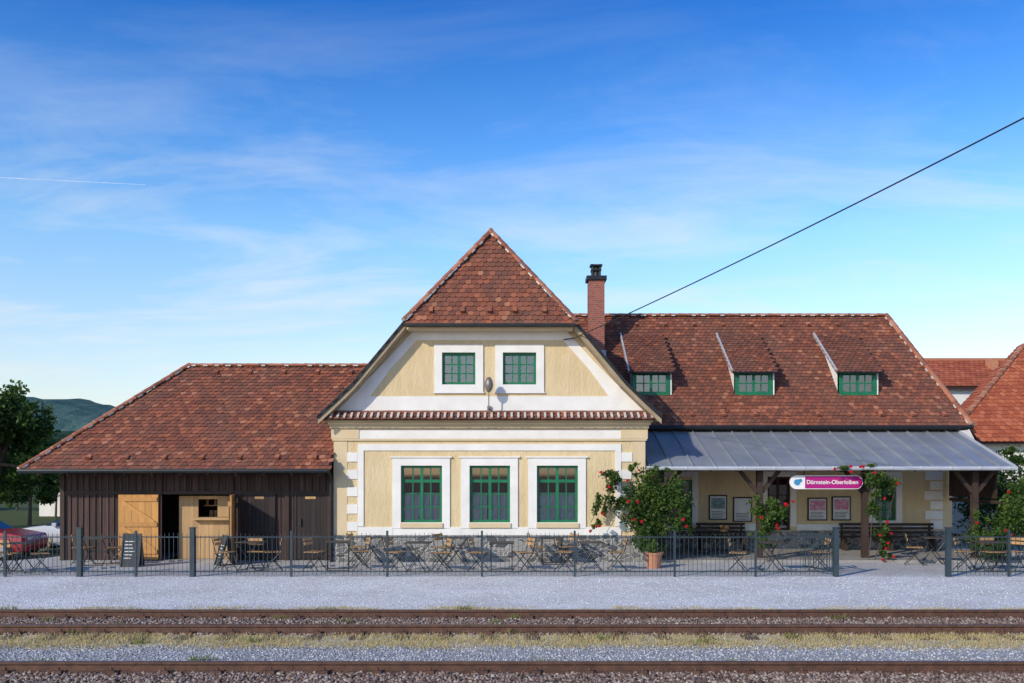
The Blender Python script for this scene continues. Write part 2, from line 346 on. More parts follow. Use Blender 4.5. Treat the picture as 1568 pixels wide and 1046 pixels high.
def holes_wall(mb,x0,x1,z0,z1,y0,y1,holes,m=0):
    xs=sorted({x0,x1,*[v for h in holes for v in h[:2]]});zs=sorted({z0,z1,*[v for h in holes for v in h[2:]]})
    for i in range(len(xs)-1):
        run=None
        for j in range(len(zs)-1):
            cxx=(xs[i]+xs[i+1])/2;cz=(zs[j]+zs[j+1])/2;hole=any(h[0]<cxx<h[1] and h[2]<cz<h[3] for h in holes)
            if not hole and run is None: run=zs[j]
            if run is not None and (hole or j==len(zs)-2):
                mb.box(xs[i],xs[i+1],y0,y1,run,zs[j] if hole else zs[j+1],m)
                run=None
mb=MB();mb.box(xl-.03,xr+.03,D-.05,B,-.1,fz(820));mb.build('stone_plinth',M['stone'],ST)
wins=[(fx(a),fx(b),fz(800),fz(713)) for a,b in((614,677),(719,781),(822,885))]
mb=MB();holes_wall(mb,xl,xr,fz(820),fz(650),D,D+.35,wins)
mb.box(xl,xl+.35,D+.35,B,fz(820),fz(640));mb.box(xr-.35,xr,D+.35,B,fz(820),fz(640));mb.box(xl+.35,xr-.35,B-.35,B,fz(820),fz(640))
mb.build('ground_floor_walls',M['stucco'],ST)
for w in wins: window(ST,*w,D,4,4)
mb=MB()
for a,b in((614,677),(719,781),(822,885)):
    fbox(mb,a-13,a,701,809,.035);fbox(mb,b,b+12,701,809,.035);fbox(mb,a,b,701,713,.035);fbox(mb,a,b,800,809,.034)
    mb.box(fx(a-16),fx(b+15),D-.07,D,fz(701),fz(699))
fbox(mb,548,557,690,806,.03);fbox(mb,942,951,690,806,.03);fbox(mb,548,951,680,690,.03)
for a,b in ((548,601),(689,706),(793,809),(897,951)): fbox(mb,a,b,807,819.5,.028)
for a,b in((601,689),(706,793),(809,897)): fbox(mb,a,b,809.3,819.5,.02)
for i in range(5):
    y0=693+i*26.5
    fbox(mb,532,547.7,y0,y0+14,.03);fbox(mb,951.3,968,y0,y0+14,.03)
fbox(mb,550,950,658,672,.04)
mb.build('white_facade_trim',M['white'],ST)
mb=MB()
fbox(mb,511,532-.2,672.2,819.5,.012);fbox(mb,968.2,988,672.2,819.5,.012)
for a,b in((614,677),(719,781),(822,885)): fbox(mb,a-1,b+1,801,808,.075)
for t,bo,pr in((643,647,.24),(647.2,651,.18),(651.2,656,.12),(672.2,675,.05)):
    mb.box(xl-pr*.7,xr+pr*.7,D-pr,D,fz(bo),fz(t))
mb.box(xl-.06,fx(550),D-.06,D,fz(672),fz(656.2));mb.box(fx(950),xr+.06,D-.06,D,fz(672),fz(656.2));mb.box(fx(550),fx(950),D-.02,D,fz(658),fz(656.2))
mb.build('beige_cornice',M['beige'],ST)
g=lambda a,b:(fx(a),fz(b))
mb=MB();yb=640
mb.prism([g(500,yb),g(677,yb),g(677,492),g(626,492),g(545,588)],D,D+.3)
mb.prism([g(821,yb),g(1000,yb),g(955,588),g(874,492),g(821,492)],D,D+.3)
mb.prism([g(677,540),g(821,540),g(821,492),g(677,492)],D,D+.3)
mb.prism([g(677,yb),g(821,yb),g(821,589),g(677,589)],D,D+.3)
mb.prism([g(728,589),g(770,589),g(770,540),g(728,540)],D,D+.3)
mb.build('gable_wall',M['beige'],ST)
mb=MB()
o=[g(632,508),g(868,508),g(912,556),g(984,628),g(516,628),g(588,556)]
inn=[g(638,521),g(862,521),g(902,566),g(932,607),g(567,607),g(598,566)]
for i in range(6):
    j=(i+1)%6;mb.prism([o[i],o[j],inn[j],inn[i]],D-.03,D+.001)
for a,b in((677,728),(770,821)):
    fbox(mb,a-12,a,528,600,.05);fbox(mb,b,b+12,528,600,.05);fbox(mb,a,b,528,540,.05);fbox(mb,a,b,589,600,.05)
    mb.box(fx(a-13),fx(b+13),D-.07,D-.0,fz(602.5),fz(600.2))
mb.build('white_gable_trim',M['white'],ST)
mb=MB()
A=D-.012;Bk=D-.001
def pp(pts): mb.prism([g(*p) for p in pts],A,Bk)
pp([(638,521),(664.8,521),(664.8,607),(567,607),(598,566)]);pp([(862,521),(833.2,521),(833.2,607),(932,607),(902,566)])
pp([(740.2,521),(757.8,521),(757.8,607),(740.2,607)]);pp([(665,521),(740,521),(740,527.8),(665,527.8)]);pp([(758,521),(833,521),(833,527.8),(758,527.8)])
pp([(665,603),(740,603),(740,607),(665,607)]);pp([(758,603),(833,603),(833,607),(758,607)])
mb.build('gable_stucco',M['stucco'],ST)
for a,b in((677,728),(770,821)): window(ST,fx(a),fx(b),fz(589),fz(540),D,4,3,.07,False)
tiled('skirt_tiles',[(fx(500),D-.40,fz(643)),(fx(1000),D-.40,fz(643)),(fx(990),D-.02,fz(629)),(fx(510),D-.02,fz(629))],ST,w=.18,h=.15,thick=.03)
mb=MB()
x=fx(501)
while x<fx(999): mb.beam((x,D-.43,fz(643)+.05),(x,D-.20,fz(637)+.075),.06,.03,0);x+=.18
mb.box(fx(512),fx(988),D-.05,D-.003,fz(630.5),fz(628.2))
mb.build('skirt_mortar',M['mortar'],ST)
Y0=24.35
prof=[(487,640),(512,617),(542,588),(622,492)]
zr=Z(492,Y0)+ (X(750,Y0)-X(622,Y0))*1.195; ca=X(750,Y0);ya=25.62
for s in(-1,1):
    pts=[]
    for px,py in prof: pts.append((ca+s*(X(750,Y0)-X(px,Y0)),Z(py,Y0)))
    pts.append((ca,zr))
    for i in range(3):
        (x0,z0),(x1,z1)=pts[i],pts[i+1]
        tiled('main_roof_side',[(x0,Y0,z0),(x0,B+.3,z0),(x1,B+.3,z1),(x1,Y0,z1)],ST,thick=.12,under='verge',h=.17)
        mv=MB();mv.prism([(x0,z0-.03),(x1,z1-.03),(x1,z1+.09),(x0,z0+.09)],Y0-.05,Y0+.05);mv.build('verge_flashing',M['bark_metal'],ST)
        mv=MB();mv.prism([(x0,z0-.16),(x1,z1-.16),(x1,z1-.032),(x0,z0-.032)],Y0-.02,Y0+.03);mv.build('verge_board',M['verge'],ST)
    x0,z0=pts[3]
    tiled('main_roof_side',[(x0,Y0+.1,z0),(x0,B+.3,z0),(ca,B+.3,zr),(ca,ya,zr)],ST,thick=.1,under='beige',h=.17)
    caps('hip_ridge',(x0+s*.05,Y0-.08,z0+.0),(ca,ya,zr+.05),ST)
hl=(ca-2.33,Y0-.12,Z(492,Y0)-.10);hr=(ca+2.33,Y0-.12,Z(492,Y0)-.10)
_,fr=tiled('main_roof_half_hip',[hl,hr,(ca,ya,zr)],ST,thick=.08,under='beams')
guards('snow_guards',fr,[.75,1.6,2.33,3.0,3.8],.42,ST)
mb=MB();mb.beam(Vector(hl)+Vector((.05,-.05,-.02)),Vector(hr)+Vector((-.05,-.05,-.02)),.1,.07);mb.build('hip_gutter',M['bark_metal'],ST)
mb=MB();mb.box(hl[0]+.1,hr[0]-.1,Y0-.02,D,hl[2]-.12,hl[2]-.05);mb.build('hip_soffit',M['beige'],ST)
caps('main_ridge',(ca,ya,zr+.03),(ca,B+.3,zr+.03),ST)
mb=MB();mb.cyl((ca,ya-.02,zr+.0),(ca,ya-.02,zr+.15),.12,.04,10);mb.build('ridge_finial',M['cap'],ST)
# right wing
R0=28.3;re=27.9;rz=Z(652,re);rd=31.5;rrz=rz+1.1*(rd-re);xe=X(1487,re);xrr=X(1357,rd);xw=13.72
pxw=lambda px:X(px,R0);pzw=lambda py:Z(py,R0)
mb=MB();mb.box(xr+.03,xw+.03,R0-.05,34.6,-.1,pzw(813));mb.build('stone_plinth',M['stone'],ST)
mb=MB()
hw=[(pxw(1340),pxw(1372),pzw(797),pzw(738)),(pxw(1175),pxw(1210),pzw(812),pzw(730)),(pxw(1020),pxw(1060),pzw(812),pzw(735))]
holes_wall(mb,xr,xw,pzw(813),rz-.05,R0,R0+.3,hw)
mb.box(xw-.3,xw,R0+.3,34.6,pzw(813),rz-.05);mb.box(xr,xw-.3,34.3,34.6,pzw(813),rz-.05);mb.build('right_wing_walls',M['stucco'],ST)
window(ST,*hw[0],R0,2,4);window(ST,*hw[1],R0,2,3,mat='beams',curt=False);window(ST,*hw[2],R0,2,3,mat='green',curt=False)
mb=MB()
def wb(a,b,t,bo,pr): mb.box(pxw(a),pxw(b),R0-pr,R0,pzw(bo),pzw(t))
for a,b in((1340,1372),(1175,1210),(1020,1060)):
    wb(a-9,a,722,806,.03);wb(b,b+9,722,806,.03);wb(a,b,722,730 if a!=1340 else 738,.03)
    if a==1340: wb(a,b,797,806,.03)
wb(1070,1165,802,812,.025);wb(1220,1330,803,812,.025);wb(1382,1412,803,812,.025)
for i in range(6): wb(1416+(i%2)*8,1443,722+i*15,735+i*15,.03)
mb.build('white_wing_trim',M['white'],ST)
_,fr=tiled('wing_roof',[(3.6,re,rz),(xe,re,rz),(xrr,rd,rrz),(.6,rd,rrz)],ST,under='beams')
guards('snow_guards',fr,[i*.98+1.0 for i in range(10)],.45,ST);guards('snow_guards',fr,[i*.98-.3 for i in range(10)],4.85,ST)
tiled('wing_roof_end',[(xe,re,rz),(xe,2*rd-re,rz),(xrr,rd,rrz)],ST)
tiled('wing_roof_back',[(xe,2*rd-re,rz),(3.6,2*rd-re,rz),(.6,rd,rrz),(xrr,rd,rrz)],ST)
caps('wing_ridge',(.6,rd,rrz+.03),(xrr,rd,rrz+.03),ST);caps('wing_hip',(xe+.02,re-.02,rz+.02),(xrr,rd,rrz+.05),ST)
mb=MB();mb.cyl((3.7,re-.06,rz-.05),(xe+.03,re-.06,rz-.05),.065);mb.build('wing_gutter',M['bark_metal'],ST)
mb=MB();mb.box(xr,xe-.1,re,R0,rz-.13,rz-.06);mb.build('wing_soffit',M['beams'],ST)
for c in(997,1154,1313):
    yf=28.83;zc=X(c,yf);z0=Z(605,yf);z1=Z(571,yf);w=.60
    e=ST
    window(e,zc-w+.08,zc+w-.08,z0+.06,z1-.02,yf-.06,4,2,.05,False,.06)
    mb=MB();mb.box(zc-w,zc-w+.08,yf-.04,yf+.1,z0-.02,z1+.05);mb.box(zc+w-.08,zc+w,yf-.04,yf+.1,z0-.02,z1+.05);mb.box(zc-w+.08,zc+w-.08,yf-.05,yf+.1,z0-.02,z0+.06);mb.box(zc-w-.03,zc+w+.03,yf-.07,yf+.1,z1-.02,z1+.06)
    mb.build('dormer_frame',M['green'],e)
    yb_=30.8;zb_=rz+1.1*(yb_-re)
    mb=MB()
    for s in(-1,1):
        xx=zc+s*w
        mb.slab([(xx,yf-.03,z0+.0),(xx,yf-.03,z1+.06),(xx,yb_,zb_+.02)],.05)
    mb.build('dormer_cheeks',M['white'],e)
    zf=Z(572,28.55)
    tiled('dormer_roof',[(zc-w-.12,28.58,zf+.06),(zc+w+.12,28.58,zf+.06),(zc+w+.12,yb_,zb_+.06),(zc-w-.12,yb_,zb_+.06)],e,h=.14,thick=.06)
    mb=MB();mb.beam((zc-w-.14,28.6,zf+.07),(zc-w-.14,yb_,zb_+.07),.05,.10);mb.build('dormer_flashing',M['gutter'],e)
    mb=MB();mb.cyl((zc-w-.1,28.55,zf+.03),(zc+w+.1,28.55,zf+.03),.03);mb.build('dormer_gutter',M['bark_metal'],e)
ch=empty('chimney');ch.parent=ST
d=30.2;xc=X(912.5,d);mb=MB();mb.box(xc-.26,xc+.26,d-.26,d+.26,6.0,Z(431,d));mb.build('chimney_stack',M['brick'],ch)
mb=MB();mb.box(xc-.33,xc+.33,d-.33,d+.33,Z(431,d),Z(425,d));mb.box(xc-.17,xc+.17,d-.17,d+.17,Z(425,d)+.2,Z(425,d)+.26)
for a in(-.13,.13):
    for b in(-.13,.13): mb.cyl((xc+a,d+b,Z(425,d)),(xc+a,d+b,Z(425,d)+.42),.025)
mb.box(xc-.2,xc+.2,d-.2,d+.2,Z(425,d)+.36,Z(425,d)+.40);mb.cyl((xc,d,Z(425,d)),(xc,d,Z(425,d)+.3),.11);mb.build('chimney_cap',M['bark_metal'],ch)
mb=MB();mb.box(xc-.3,xc+.3,d-.36,d-.26,6.1,6.45);mb.build('chimney_flashing',M['zinc'],ch)
# canopy
c0=D+.02;cz0=Z(715,c0);cb=28.27;czb=Z(657,cb);cxa=xr+.02;cxb=13.76
mb=MB();mb.slab([(cxa,c0,cz0),(cxb,c0,cz0),(cxb,cb,czb),(cxa,cb,czb)],.03,0,1)
x=cxa+.1
while x<cxb: mb.beam((x,c0,cz0+.02),(x,cb,czb+.02),.025,.06,0);x+=.6
mb.build('canopy_roof',[M['zinc'],M['beams']],ST)
mb=MB();mb.cyl((cxa,c0-.05,cz0-.04),(cxb+.02,c0-.05,cz0-.04),.06);mb.beam((cxb,c0,cz0),(cxb,cb,czb),.05,.09);x=cxa+.3
while x<cxb: mb.box(x-.015,x+.015,c0-.12,c0,cz0-.06,cz0+.02);x+=.8
mb.build('canopy_gutter',M['gutter'],ST)
mb=MB();py_=25.3
mb.beam((cxa,py_,cz0-.0),(cxb-.1,py_,cz0-.0),.16,.18)
for px in(1012,1163,1324,1492):
    x=X(px,py_);mb.box(x-.08,x+.08,py_-.08,py_+.08,.0,cz0-.08)
    for s in(-1,1): mb.beam((x+s*.07,py_,cz0-.7),(x+s*.55,py_,cz0-.1),.09,.1)
    mb.beam((x,py_,cz0-.03),(x,cb,czb-.12),.12,.15)
x=cxa+.4
while x<cxb-.1: mb.beam((x,c0+.05,cz0-.08),(x,cb,czb-.09),.07,.09);x+=.7
mb.build('canopy_frame',M['beams'],ST)
mb=MB();x=cxb-.15
for z_ in(.5,1.6): mb.beam((x,py_,z_),(x,28.2,z_),.06,.1)
for i in range(12):
    y=25.5+i*.23;mb.box(x-.02,x+.02,y,y+.2,1.7,2.5)
mb.build('canopy_side_boards',M['beams'],ST)
mb=MB();mb.box(xr+.1,cxb+.3,c0-.2,R0-.06,.0,.06);mb.build('canopy_terrace',simple('terrace_slabs',(.36,.34,.31),(.26,.24,.22),2,.85),ST)
mb=MB();mb.path([(xl-.08,D-.3,fz(722)),(xl-.05,D-.10,fz(735)),(xl-.05,D-.10,0)],.045);mb.build('downpipe',M['bark_metal'],ST)
def poster(px0,px1,py0,py1,kind):
    e=empty('notice_board');mb=MB();a,b,t,bo=pxw(px0),pxw(px1),pzw(py0),pzw(py1)
    mb.box(a,b,R0-.05,R0-.002,bo,t);mb.build('frame',M['bark_metal'],e)
    mb=MB();mb.box(a+.04,b-.04,R0-.055,R0-.05,bo+.04,t-.04);mb.build('paper',M['paper'],e)
    mb=MB();mb.box(a+.07,b-.07,R0-.059,R0-.055,bo+(t-bo)*.45,t-.09);mb.build('print',M[kind],e)
    mb=MB()
    for k in range(5): mb.box(a+.08,b-.08-random.random()*.1,R0-.058,R0-.055,bo+.07+k*.045,bo+.085+k*.045)
    mb.build('lines',M['bark_metal'],e)
poster(1085,1113,758,796,'blueprint');poster(1122,1151,761,799,'paper');poster(1236,1266,762,797,'pink');poster(1273,1302,760,797,'pink')
# sign
sg=empty('station_sign');ys_=25.05;x0,x1,z0,z1=X(1209,ys_),X(1321,ys_),Z(749,ys_),Z(728,ys_)
mb=MB();mb.box(x0+.42,x1-.19,ys_-.03,ys_+.03,z0+.02,z1-.02);mb.cyl((x1-.19,ys_-.029,(z0+z1)/2),(x1-.19,ys_+.029,(z0+z1)/2),(z1-z0)/2*.9,n=24);mb.build('panel',M['magenta'],sg)
mb=MB();mb.box(x0+.19,x1-.19,ys_-.022,ys_+.022,z0,z1)
for xx in(x0+.19,x1-.19): mb.cyl((xx,ys_-.021,(z0+z1)/2),(xx,ys_+.021,(z0+z1)/2),(z1-z0)/2,n=28)
mb.build('white_plate',M['signwhite'],sg)
mb=MB();mb.cyl((x0+.2,ys_-.035,(z0+z1)/2),(x0+.2,ys_-.021,(z0+z1)/2),.085,n=16);mb.cyl((x0+.29,ys_-.033,(z0+z1)/2+.05),(x0+.29,ys_-.021,(z0+z1)/2+.05),.05,n=12);mb.build('logo',simple('logo_blue',(.05,.3,.6)),sg)
mb=MB()
for xx in(x0+.4,x1-.4): mb.cyl((xx,ys_,z1),(xx,ys_,cz0),.012)
mb.build('hangers',M['bark_metal'],sg)
cu=bpy.data.curves.new('lettering','FONT');cu.body='Dürnstein-Oberloiben';cu.size=.158;cu.align_x='CENTER';cu.align_y='CENTER';cu.extrude=.003;cu.offset=.002
to=bpy.data.objects.new('lettering',cu);COL.objects.link(to);to.parent=sg;to.location=((x0+x1)/2+.16,ys_-.036,(z0+z1)/2);to.rotation_euler=(math.pi/2,0,0);cu.materials.append(M['signwhite'])
# wall lamp
wl=empty('wall_lamp');mb=MB();yl=D-.4;lx=fx(749)
mb.path([(lx,D,fz(627)),(lx,yl,fz(627)),(lx,yl,fz(600))],.018);mb.box(lx-.05,lx+.05,D-.09,D-.052,fz(632),fz(622))
zc=Z(589,yl)
for k in range(8):
    t0=k/8;t1=(k+1)/8;rr=lambda t:.02+.10*math.sin(math.pi*min(.98,max(.02,t)))**.6
    mb.cyl((lx,yl,zc-.2+t0*.40),(lx,yl,zc-.2+t1*.40),rr(t0),rr(t1),12)
mb.build('lamp_body',simple('lamp_grey',(.25,.22,.2),(.18,.16,.15),4,.4,metal=.3),wl)
# ================================================= SHED
SH=empty('wooden_shed');S=25.2;sx=lambda p:X(p,S);sz=lambda p:Z(p,S)
sl=sx(97);sr=xl-.02
mb=MB();ztop=sz(726)
def boards(a,b,z0,z1,y=S):
    x=a
    while x<b-.01:
        w=min(random.choice((.16,.18,.2)),b-x);o=random.uniform(0,.008);mb.box(x,x+w-.006,y-o,y+.05,z0,z1);
        mb.box(x-.022,x+.022,y-.03,y-.009,z0,z1);x+=w
ozt=sz(757)
boards(sl,sx(245),0,ztop);boards(sx(245),sx(356),ozt,ztop);boards(sx(356),sr,0,ztop)
y=S+.06
while y<30.2: mb.box(sl-.03,sl+.03,y,y+.19,-.6,ztop);y+=.2
mb.box(sl,sr,30.2,30.26,-.6,ztop)
mb.build('board_walls',M['boards'],SH)
mb=MB()
mb.box(sl-.05,sr,S-.055,S-.032,sz(757),sz(752))
for p in(97,246,355,440,505): mb.box(sx(p)-.06,sx(p)+.06,S-.075,S-.058,0,ztop)
mb.build('shed_posts',M['beams'],SH)
mb=MB()
for a,b in((379,419),(455,498)):
    x0,x1=sx(a),sx(b)
    n_=6
    for k in range(n_): mb.box(x0+(x1-x0)*k/n_+.004,x0+(x1-x0)*(k+1)/n_,S-.05,S-.031,.05,ozt-.03)
    mb.box(x0-.06,x0-.002,S-.07,S-.031,0,ozt+.02);mb.box(x1+.002,x1+.06,S-.07,S-.031,0,ozt+.02);mb.box(x0,x1,S-.07,S-.031,ozt-.028,ozt+.02)
    mb.box(x0+.08,x0+.13,S-.1,S-.05,.95,1.15)
mb.build('shed_doors',simple('door_wood',(.045,.028,.026),(.022,.014,.014),3,.6,sc=(5,5,.5),rnd=.5),SH)
mb=MB()
for a,b in((391,405),(468,484)): mb.box(sx(a),sx(b),S-.056,S-.05,sz(764),sz(760))
mb.build('door_plates',M['slat'],SH)
mb=MB();x0,x1=sx(184),sx(245);z0,z1=.03,ozt-.0
n_=6
for k in range(n_): mb.box(x0+(x1-x0)*k/n_+.003,x0+(x1-x0)*(k+1)/n_-.003,S-.13,S-.09,z0,z1)
for zz in(.25,1.0,1.7): mb.box(x0+.03,x1-.03,S-.16,S-.131,zz-.06,zz+.06)
mb.beam((x0+.08,S-.147,1.65),(x1-.1,S-.147,1.05),.1,.025,up=(0,1,0));mb.beam((x0+.08,S-.147,.95),(x1-.1,S-.147,.3),.1,.025,up=(0,1,0))
xa=sx(357);
for k in range(5): mb.beam((xa+.05+k*.04,S-.1-k*.19,z0+.9),(xa+.055+(k+1)*.04,S-.1-(k+1)*.19+.006,z0+.9),.04,z1-z0)
mb.beam((xa+.03,S-.1,.35),(xa+.23,S-1.05,.35),.1,.12);mb.beam((xa+.03,S-.1,1.6),(xa+.23,S-1.05,1.6),.1,.12)
mb.build('open_doors',M['ltwood'],SH)
mb=MB();y=S+.35
for k in range(4):
    w_=(sx(297)-sx(267))/4;mb.box(sx(267)+k*w_+.003,sx(267)+(k+1)*w_,y,y+.04,.0,sz(760))
for k in range(6):
    w_=(sx(345)-sx(297))/6;mb.box(sx(297)+k*w_+.003,sx(297)+(k+1)*w_,y,y+.04,.0,sz(797))
mb.box(sx(290),sx(350),y-.2,y+.1,sz(797),sz(793))
mb.box(sx(327),sx(345),y+.0,y+.04,sz(793)+.01,sz(760));mb.box(sx(297),sx(327),y,y+.04,sz(765),sz(760))
mb.build('kiosk_panels',simple('kiosk_wood',(.58,.38,.19),(.46,.29,.13),3,.6,sc=(6,6,.6),rnd=.3),SH)
mb=MB();mb.box(sl+.1,sr-.1,S+2.4,S+2.42,0,2.4);mb.box(sl+.1,sl+.12,S+.1,S+2.4,0,2.4)
mb.face([(sx(246),S+.3,0.005),(sx(356),S+.3,.005),(sx(356),S+2.4,.005),(sx(246),S+2.4,.005)])
mb.build('shed_interior',M['dark'],SH)
mb=MB()
for i in range(14):
    x=sx(300)+random.random()*(sx(325)-sx(300));z=random.choice((1.15,1.5));mb.cyl((x,S+.9,z),(x,S+.9,z+.2),.035)
mb.box(sx(297),sx(328),S+.8,S+1.1,1.12,1.15);mb.box(sx(297),sx(328),S+.8,S+1.1,1.47,1.5)
mb.build('kiosk_shelves',M['slat'],SH)
se=24.3;sze=Z(719,se);sd=27.8;szr=sze+.9*(sd-se);xel=X(31,se);xrl=X(290,sd);
_,fr=tiled('shed_roof',[(xel,se,sze),(xl-.02,se,sze),(xl-.02,D+.2,sze+.9*(D+.2-se)),(-3.9,sd,szr),(xrl,sd,szr)],SH,under='beams',thick=.1)
guards('snow_guards',fr,[1.7+i*1.02 for i in range(7)],.42,SH);guards('snow_guards',fr,[4.2+i*1.02 for i in range(5)],4.35,SH)
tiled('shed_roof_end',[(xel,2*sd-se,sze),(xel,se,sze),(xrl,sd,szr)],SH)
tiled('shed_roof_back',[(xl,2*sd-se,sze),(xel,2*sd-se,sze),(xrl,sd,szr),(-3.9,sd,szr)],SH)
caps('shed_ridge',(xrl,sd,szr+.03),(-3.9,sd,szr+.03),SH,r=.085);caps('shed_hip',(xel-.02,se-.02,sze+.0),(xrl,sd,szr+.05),SH,r=.09)
mb=MB();mb.cyl((xel-.03,se-.06,sze-.04),(xl-.03,se-.06,sze-.04),.06);mb.build('shed_gutter',M['bark_metal'],SH)
mb=MB()
x=xel+.5
while x<xl-.1: mb.beam((x,se+.02,sze-.12),(x,S+.2,sze+.6),.08,.1);x+=.75
mb.box(sl,sr,S-.02,S+.1,sz(727),sz(720))
mb.build('shed_rafters',M['beams'],SH)
# ================================================= fence
FD=21.3;fe=empty('metal_fence');mb=MB()
posts=[(8,0),(122,1),(208,0),(295,1),(446,0),(593,0),(738,0),(880,0),(1033,0),(1157,0),(1280,1)]
posts2=[(1452,1),(1545,0),(1640,0),(1760,0)];pl=[(-330,0),(-200,0),(-90,0)]
for grp in [pl+posts,posts2]:
    for px,th in grp:
        x=X(px,FD);w=.055 if th else .024
        mb.box(x-w,x+w,FD-w,FD+w,0,1.14 if th else 1.08)
        if th: mb.box(x-w-.01,x+w+.01,FD-w-.01,FD+w+.01,1.14,1.16)
    a,b=X(grp[0][0],FD),X(grp[-1][0],FD)
    for z in(.12,.93): mb.box(a,b,FD-.01,FD+.01,z-.013,z+.013)
    x=a
    while x<b: mb.box(x-.005,x+.005,FD-.018,FD-.0105,.04,1.0+.03*math.sin((x-a)*4.3));x+=.105
mb.build('fence_panels',M['fence'],fe)
ga=empty('fence_gate');mb=MB();xg=X(1280,FD)
for z in(.12,.93): mb.beam((xg,FD+.06,z),(xg-.35,FD+1.3,z),.03,.035)
for i in range(13): t=i/12;mb.cyl((xg-.35*t,FD+.06+1.24*t,.1),(xg-.35*t,FD+.06+1.24*t,1.02),.009,n=5)
mb.build('gate_leaf',M['fence'],ga)
# ================================================= furniture
def chair_mesh():
    mb=MB();w=.2
    for s in(-w,w):
        mb.cyl((s,-.22,0),(s,.16,.46),.011,n=6);mb.cyl((s,.24,0),(s,-.18,.46),.011,n=6);mb.cyl((s,.14,.44),(s,.25,.84),.011,n=6);mb.cyl((s,-.2,.455),(s,.18,.455),.010,n=6)
    for y,z in((-.14,.1),(.17,.08)): mb.cyl((-w,y,z),(w,y,z),.008,n=5)
    for i in range(6): y=-.2+i*.068;mb.box(-w-.01,w+.01,y,y+.05,.462,.478,1)
    for i in range(2): z=.64+i*.1;y=.2+i*.028;mb.box(-w-.005,w+.005,y-.03,y-.015,z,z+.07,1)
    return mb.build('bistro_chair',[M['bark_metal'],M['slat']])
def table_mesh():
    mb=MB();w=.3
    for s in(-w+.04,w-.04): mb.cyl((s,-.26,0),(s,.26,.70),.012,n=6);mb.cyl((s,.26,0),(s,-.26,.70),.012,n=6)
    mb.cyl((-w+.04,0,.35),(w-.04,0,.35),.01,n=5)
    for y in(-.25,.25): mb.cyl((-w+.04,y,.02),(w-.04,y,.02),.01,n=5)
    for i in range(8): y=-w+i*.076;mb.box(-w,w,y,y+.064,.705,.722,1)
    mb.box(-w,w,-w,-w+.01,.69,.704);mb.box(-w,w,w-.01,w,.69,.704)
    return mb.build('bistro_table',[M['bark_metal'],simple('table_top',(.12,.09,.07),(.07,.055,.045),6,.6,rnd=.3)])
c0_=chair_mesh();t0_=table_mesh();first=[True,True]
def put(kind,px,d,rot=0):
    src=c0_ if kind=='c' else t0_;i=0 if kind=='c' else 1
    if first[i]: o=src;first[i]=False
    else: o=bpy.data.objects.new(src.name.split('.')[0],src.data);COL.objects.link(o)
    o.location=(X(px,d),d,0.002 if d<24.5 or px<988 else .062);o.rotation_euler=(0,0,math.radians(rot))
sets=[(385,22.6,[(345,75),(418,-80),(395,-170)]),(518,22.7,[(482,80),(552,-70)]),(640,22.4,[(605,70),(676,-75)]),(768,22.5,[(733,85),(802,-75)]),(905,22.5,[(866,80),(945,-85)]),
 (150,23.9,[(128,80),(178,-70)]),(30,22.2,[(-5,80),(62,-60),(15,170)]),(1182,22.5,[(1130,65),(1255,-80)]),(1430,24.0,[(1400,75)]),(1515,22.6,[(1478,60),(1550,-70),(1520,10)]),(572,24.0,[(548,80)]),(700,24.0,[(680,70)]),(845,24.1,[(822,80),(868,-60)]),(1075,26.5,[(1050,80),(1100,-80)])]
for px,d,ch_ in sets:
    put('t',px,d,random.uniform(-12,12)+90*random.choice((0,1)))
    for c,r in ch_: put('c',c,d+random.uniform(-.12,.15),r+random.uniform(-15,15))
def bench(px,d):
    mb=MB();x=X(px,d)
    for s in(-.65,.65): mb.box(x+s-.03,x+s+.03,d-.2,d+.2,.062,.46);mb.box(x+s-.03,x+s+.03,d+.17,d+.22,.46,.88)
    for i in range(4): mb.box(x-.75,x+.75,d-.22+i*.11,d-.13+i*.11,.462,.49)
    for i in range(3): mb.box(x-.75,x+.75,d+.14,d+.168,.56+i*.12,.64+i*.12)
    mb.build('wooden_bench',M['beams'])
bench(1325,27.7);bench(1395,27.6);bench(1105,27.8)
def aboard(px,d,h,w,tilt=.12,rot=0):
    e=MB();x=0
    for s in(-1,1):
        e.hexa([(-w/2,s*tilt*1.6,0),(w/2,s*tilt*1.6,0),(w/2,s*tilt*1.6+.025,0),(-w/2,s*tilt*1.6+.025,0),(-w/2,0,h),(w/2,0,h),(w/2,.025,h),(-w/2,.025,h)],0)
    for k in range(6):
        t=.25+k*.1;y=-tilt*1.6*(1-t)-.006;e.box(-w/2+.06,-w/2+.06+(w-.14)*random.uniform(.5,1),y-.002,y,h*t,h*t+.022,2)
    for s in(-1,1): e.beam((s*w/2,-tilt*1.6-.004,0),(s*w/2,-.004,h),.035,.04,1)
    o=e.build('chalkboard_sign',[M['slate'],M['bark_metal'],M['paper']]);o.location=(X(px,d),d,.002);o.rotation_euler=(0,0,math.radians(rot))
aboard(203,23.6,.85,.46);aboard(346,23.9,.78,.4,.14,-55)
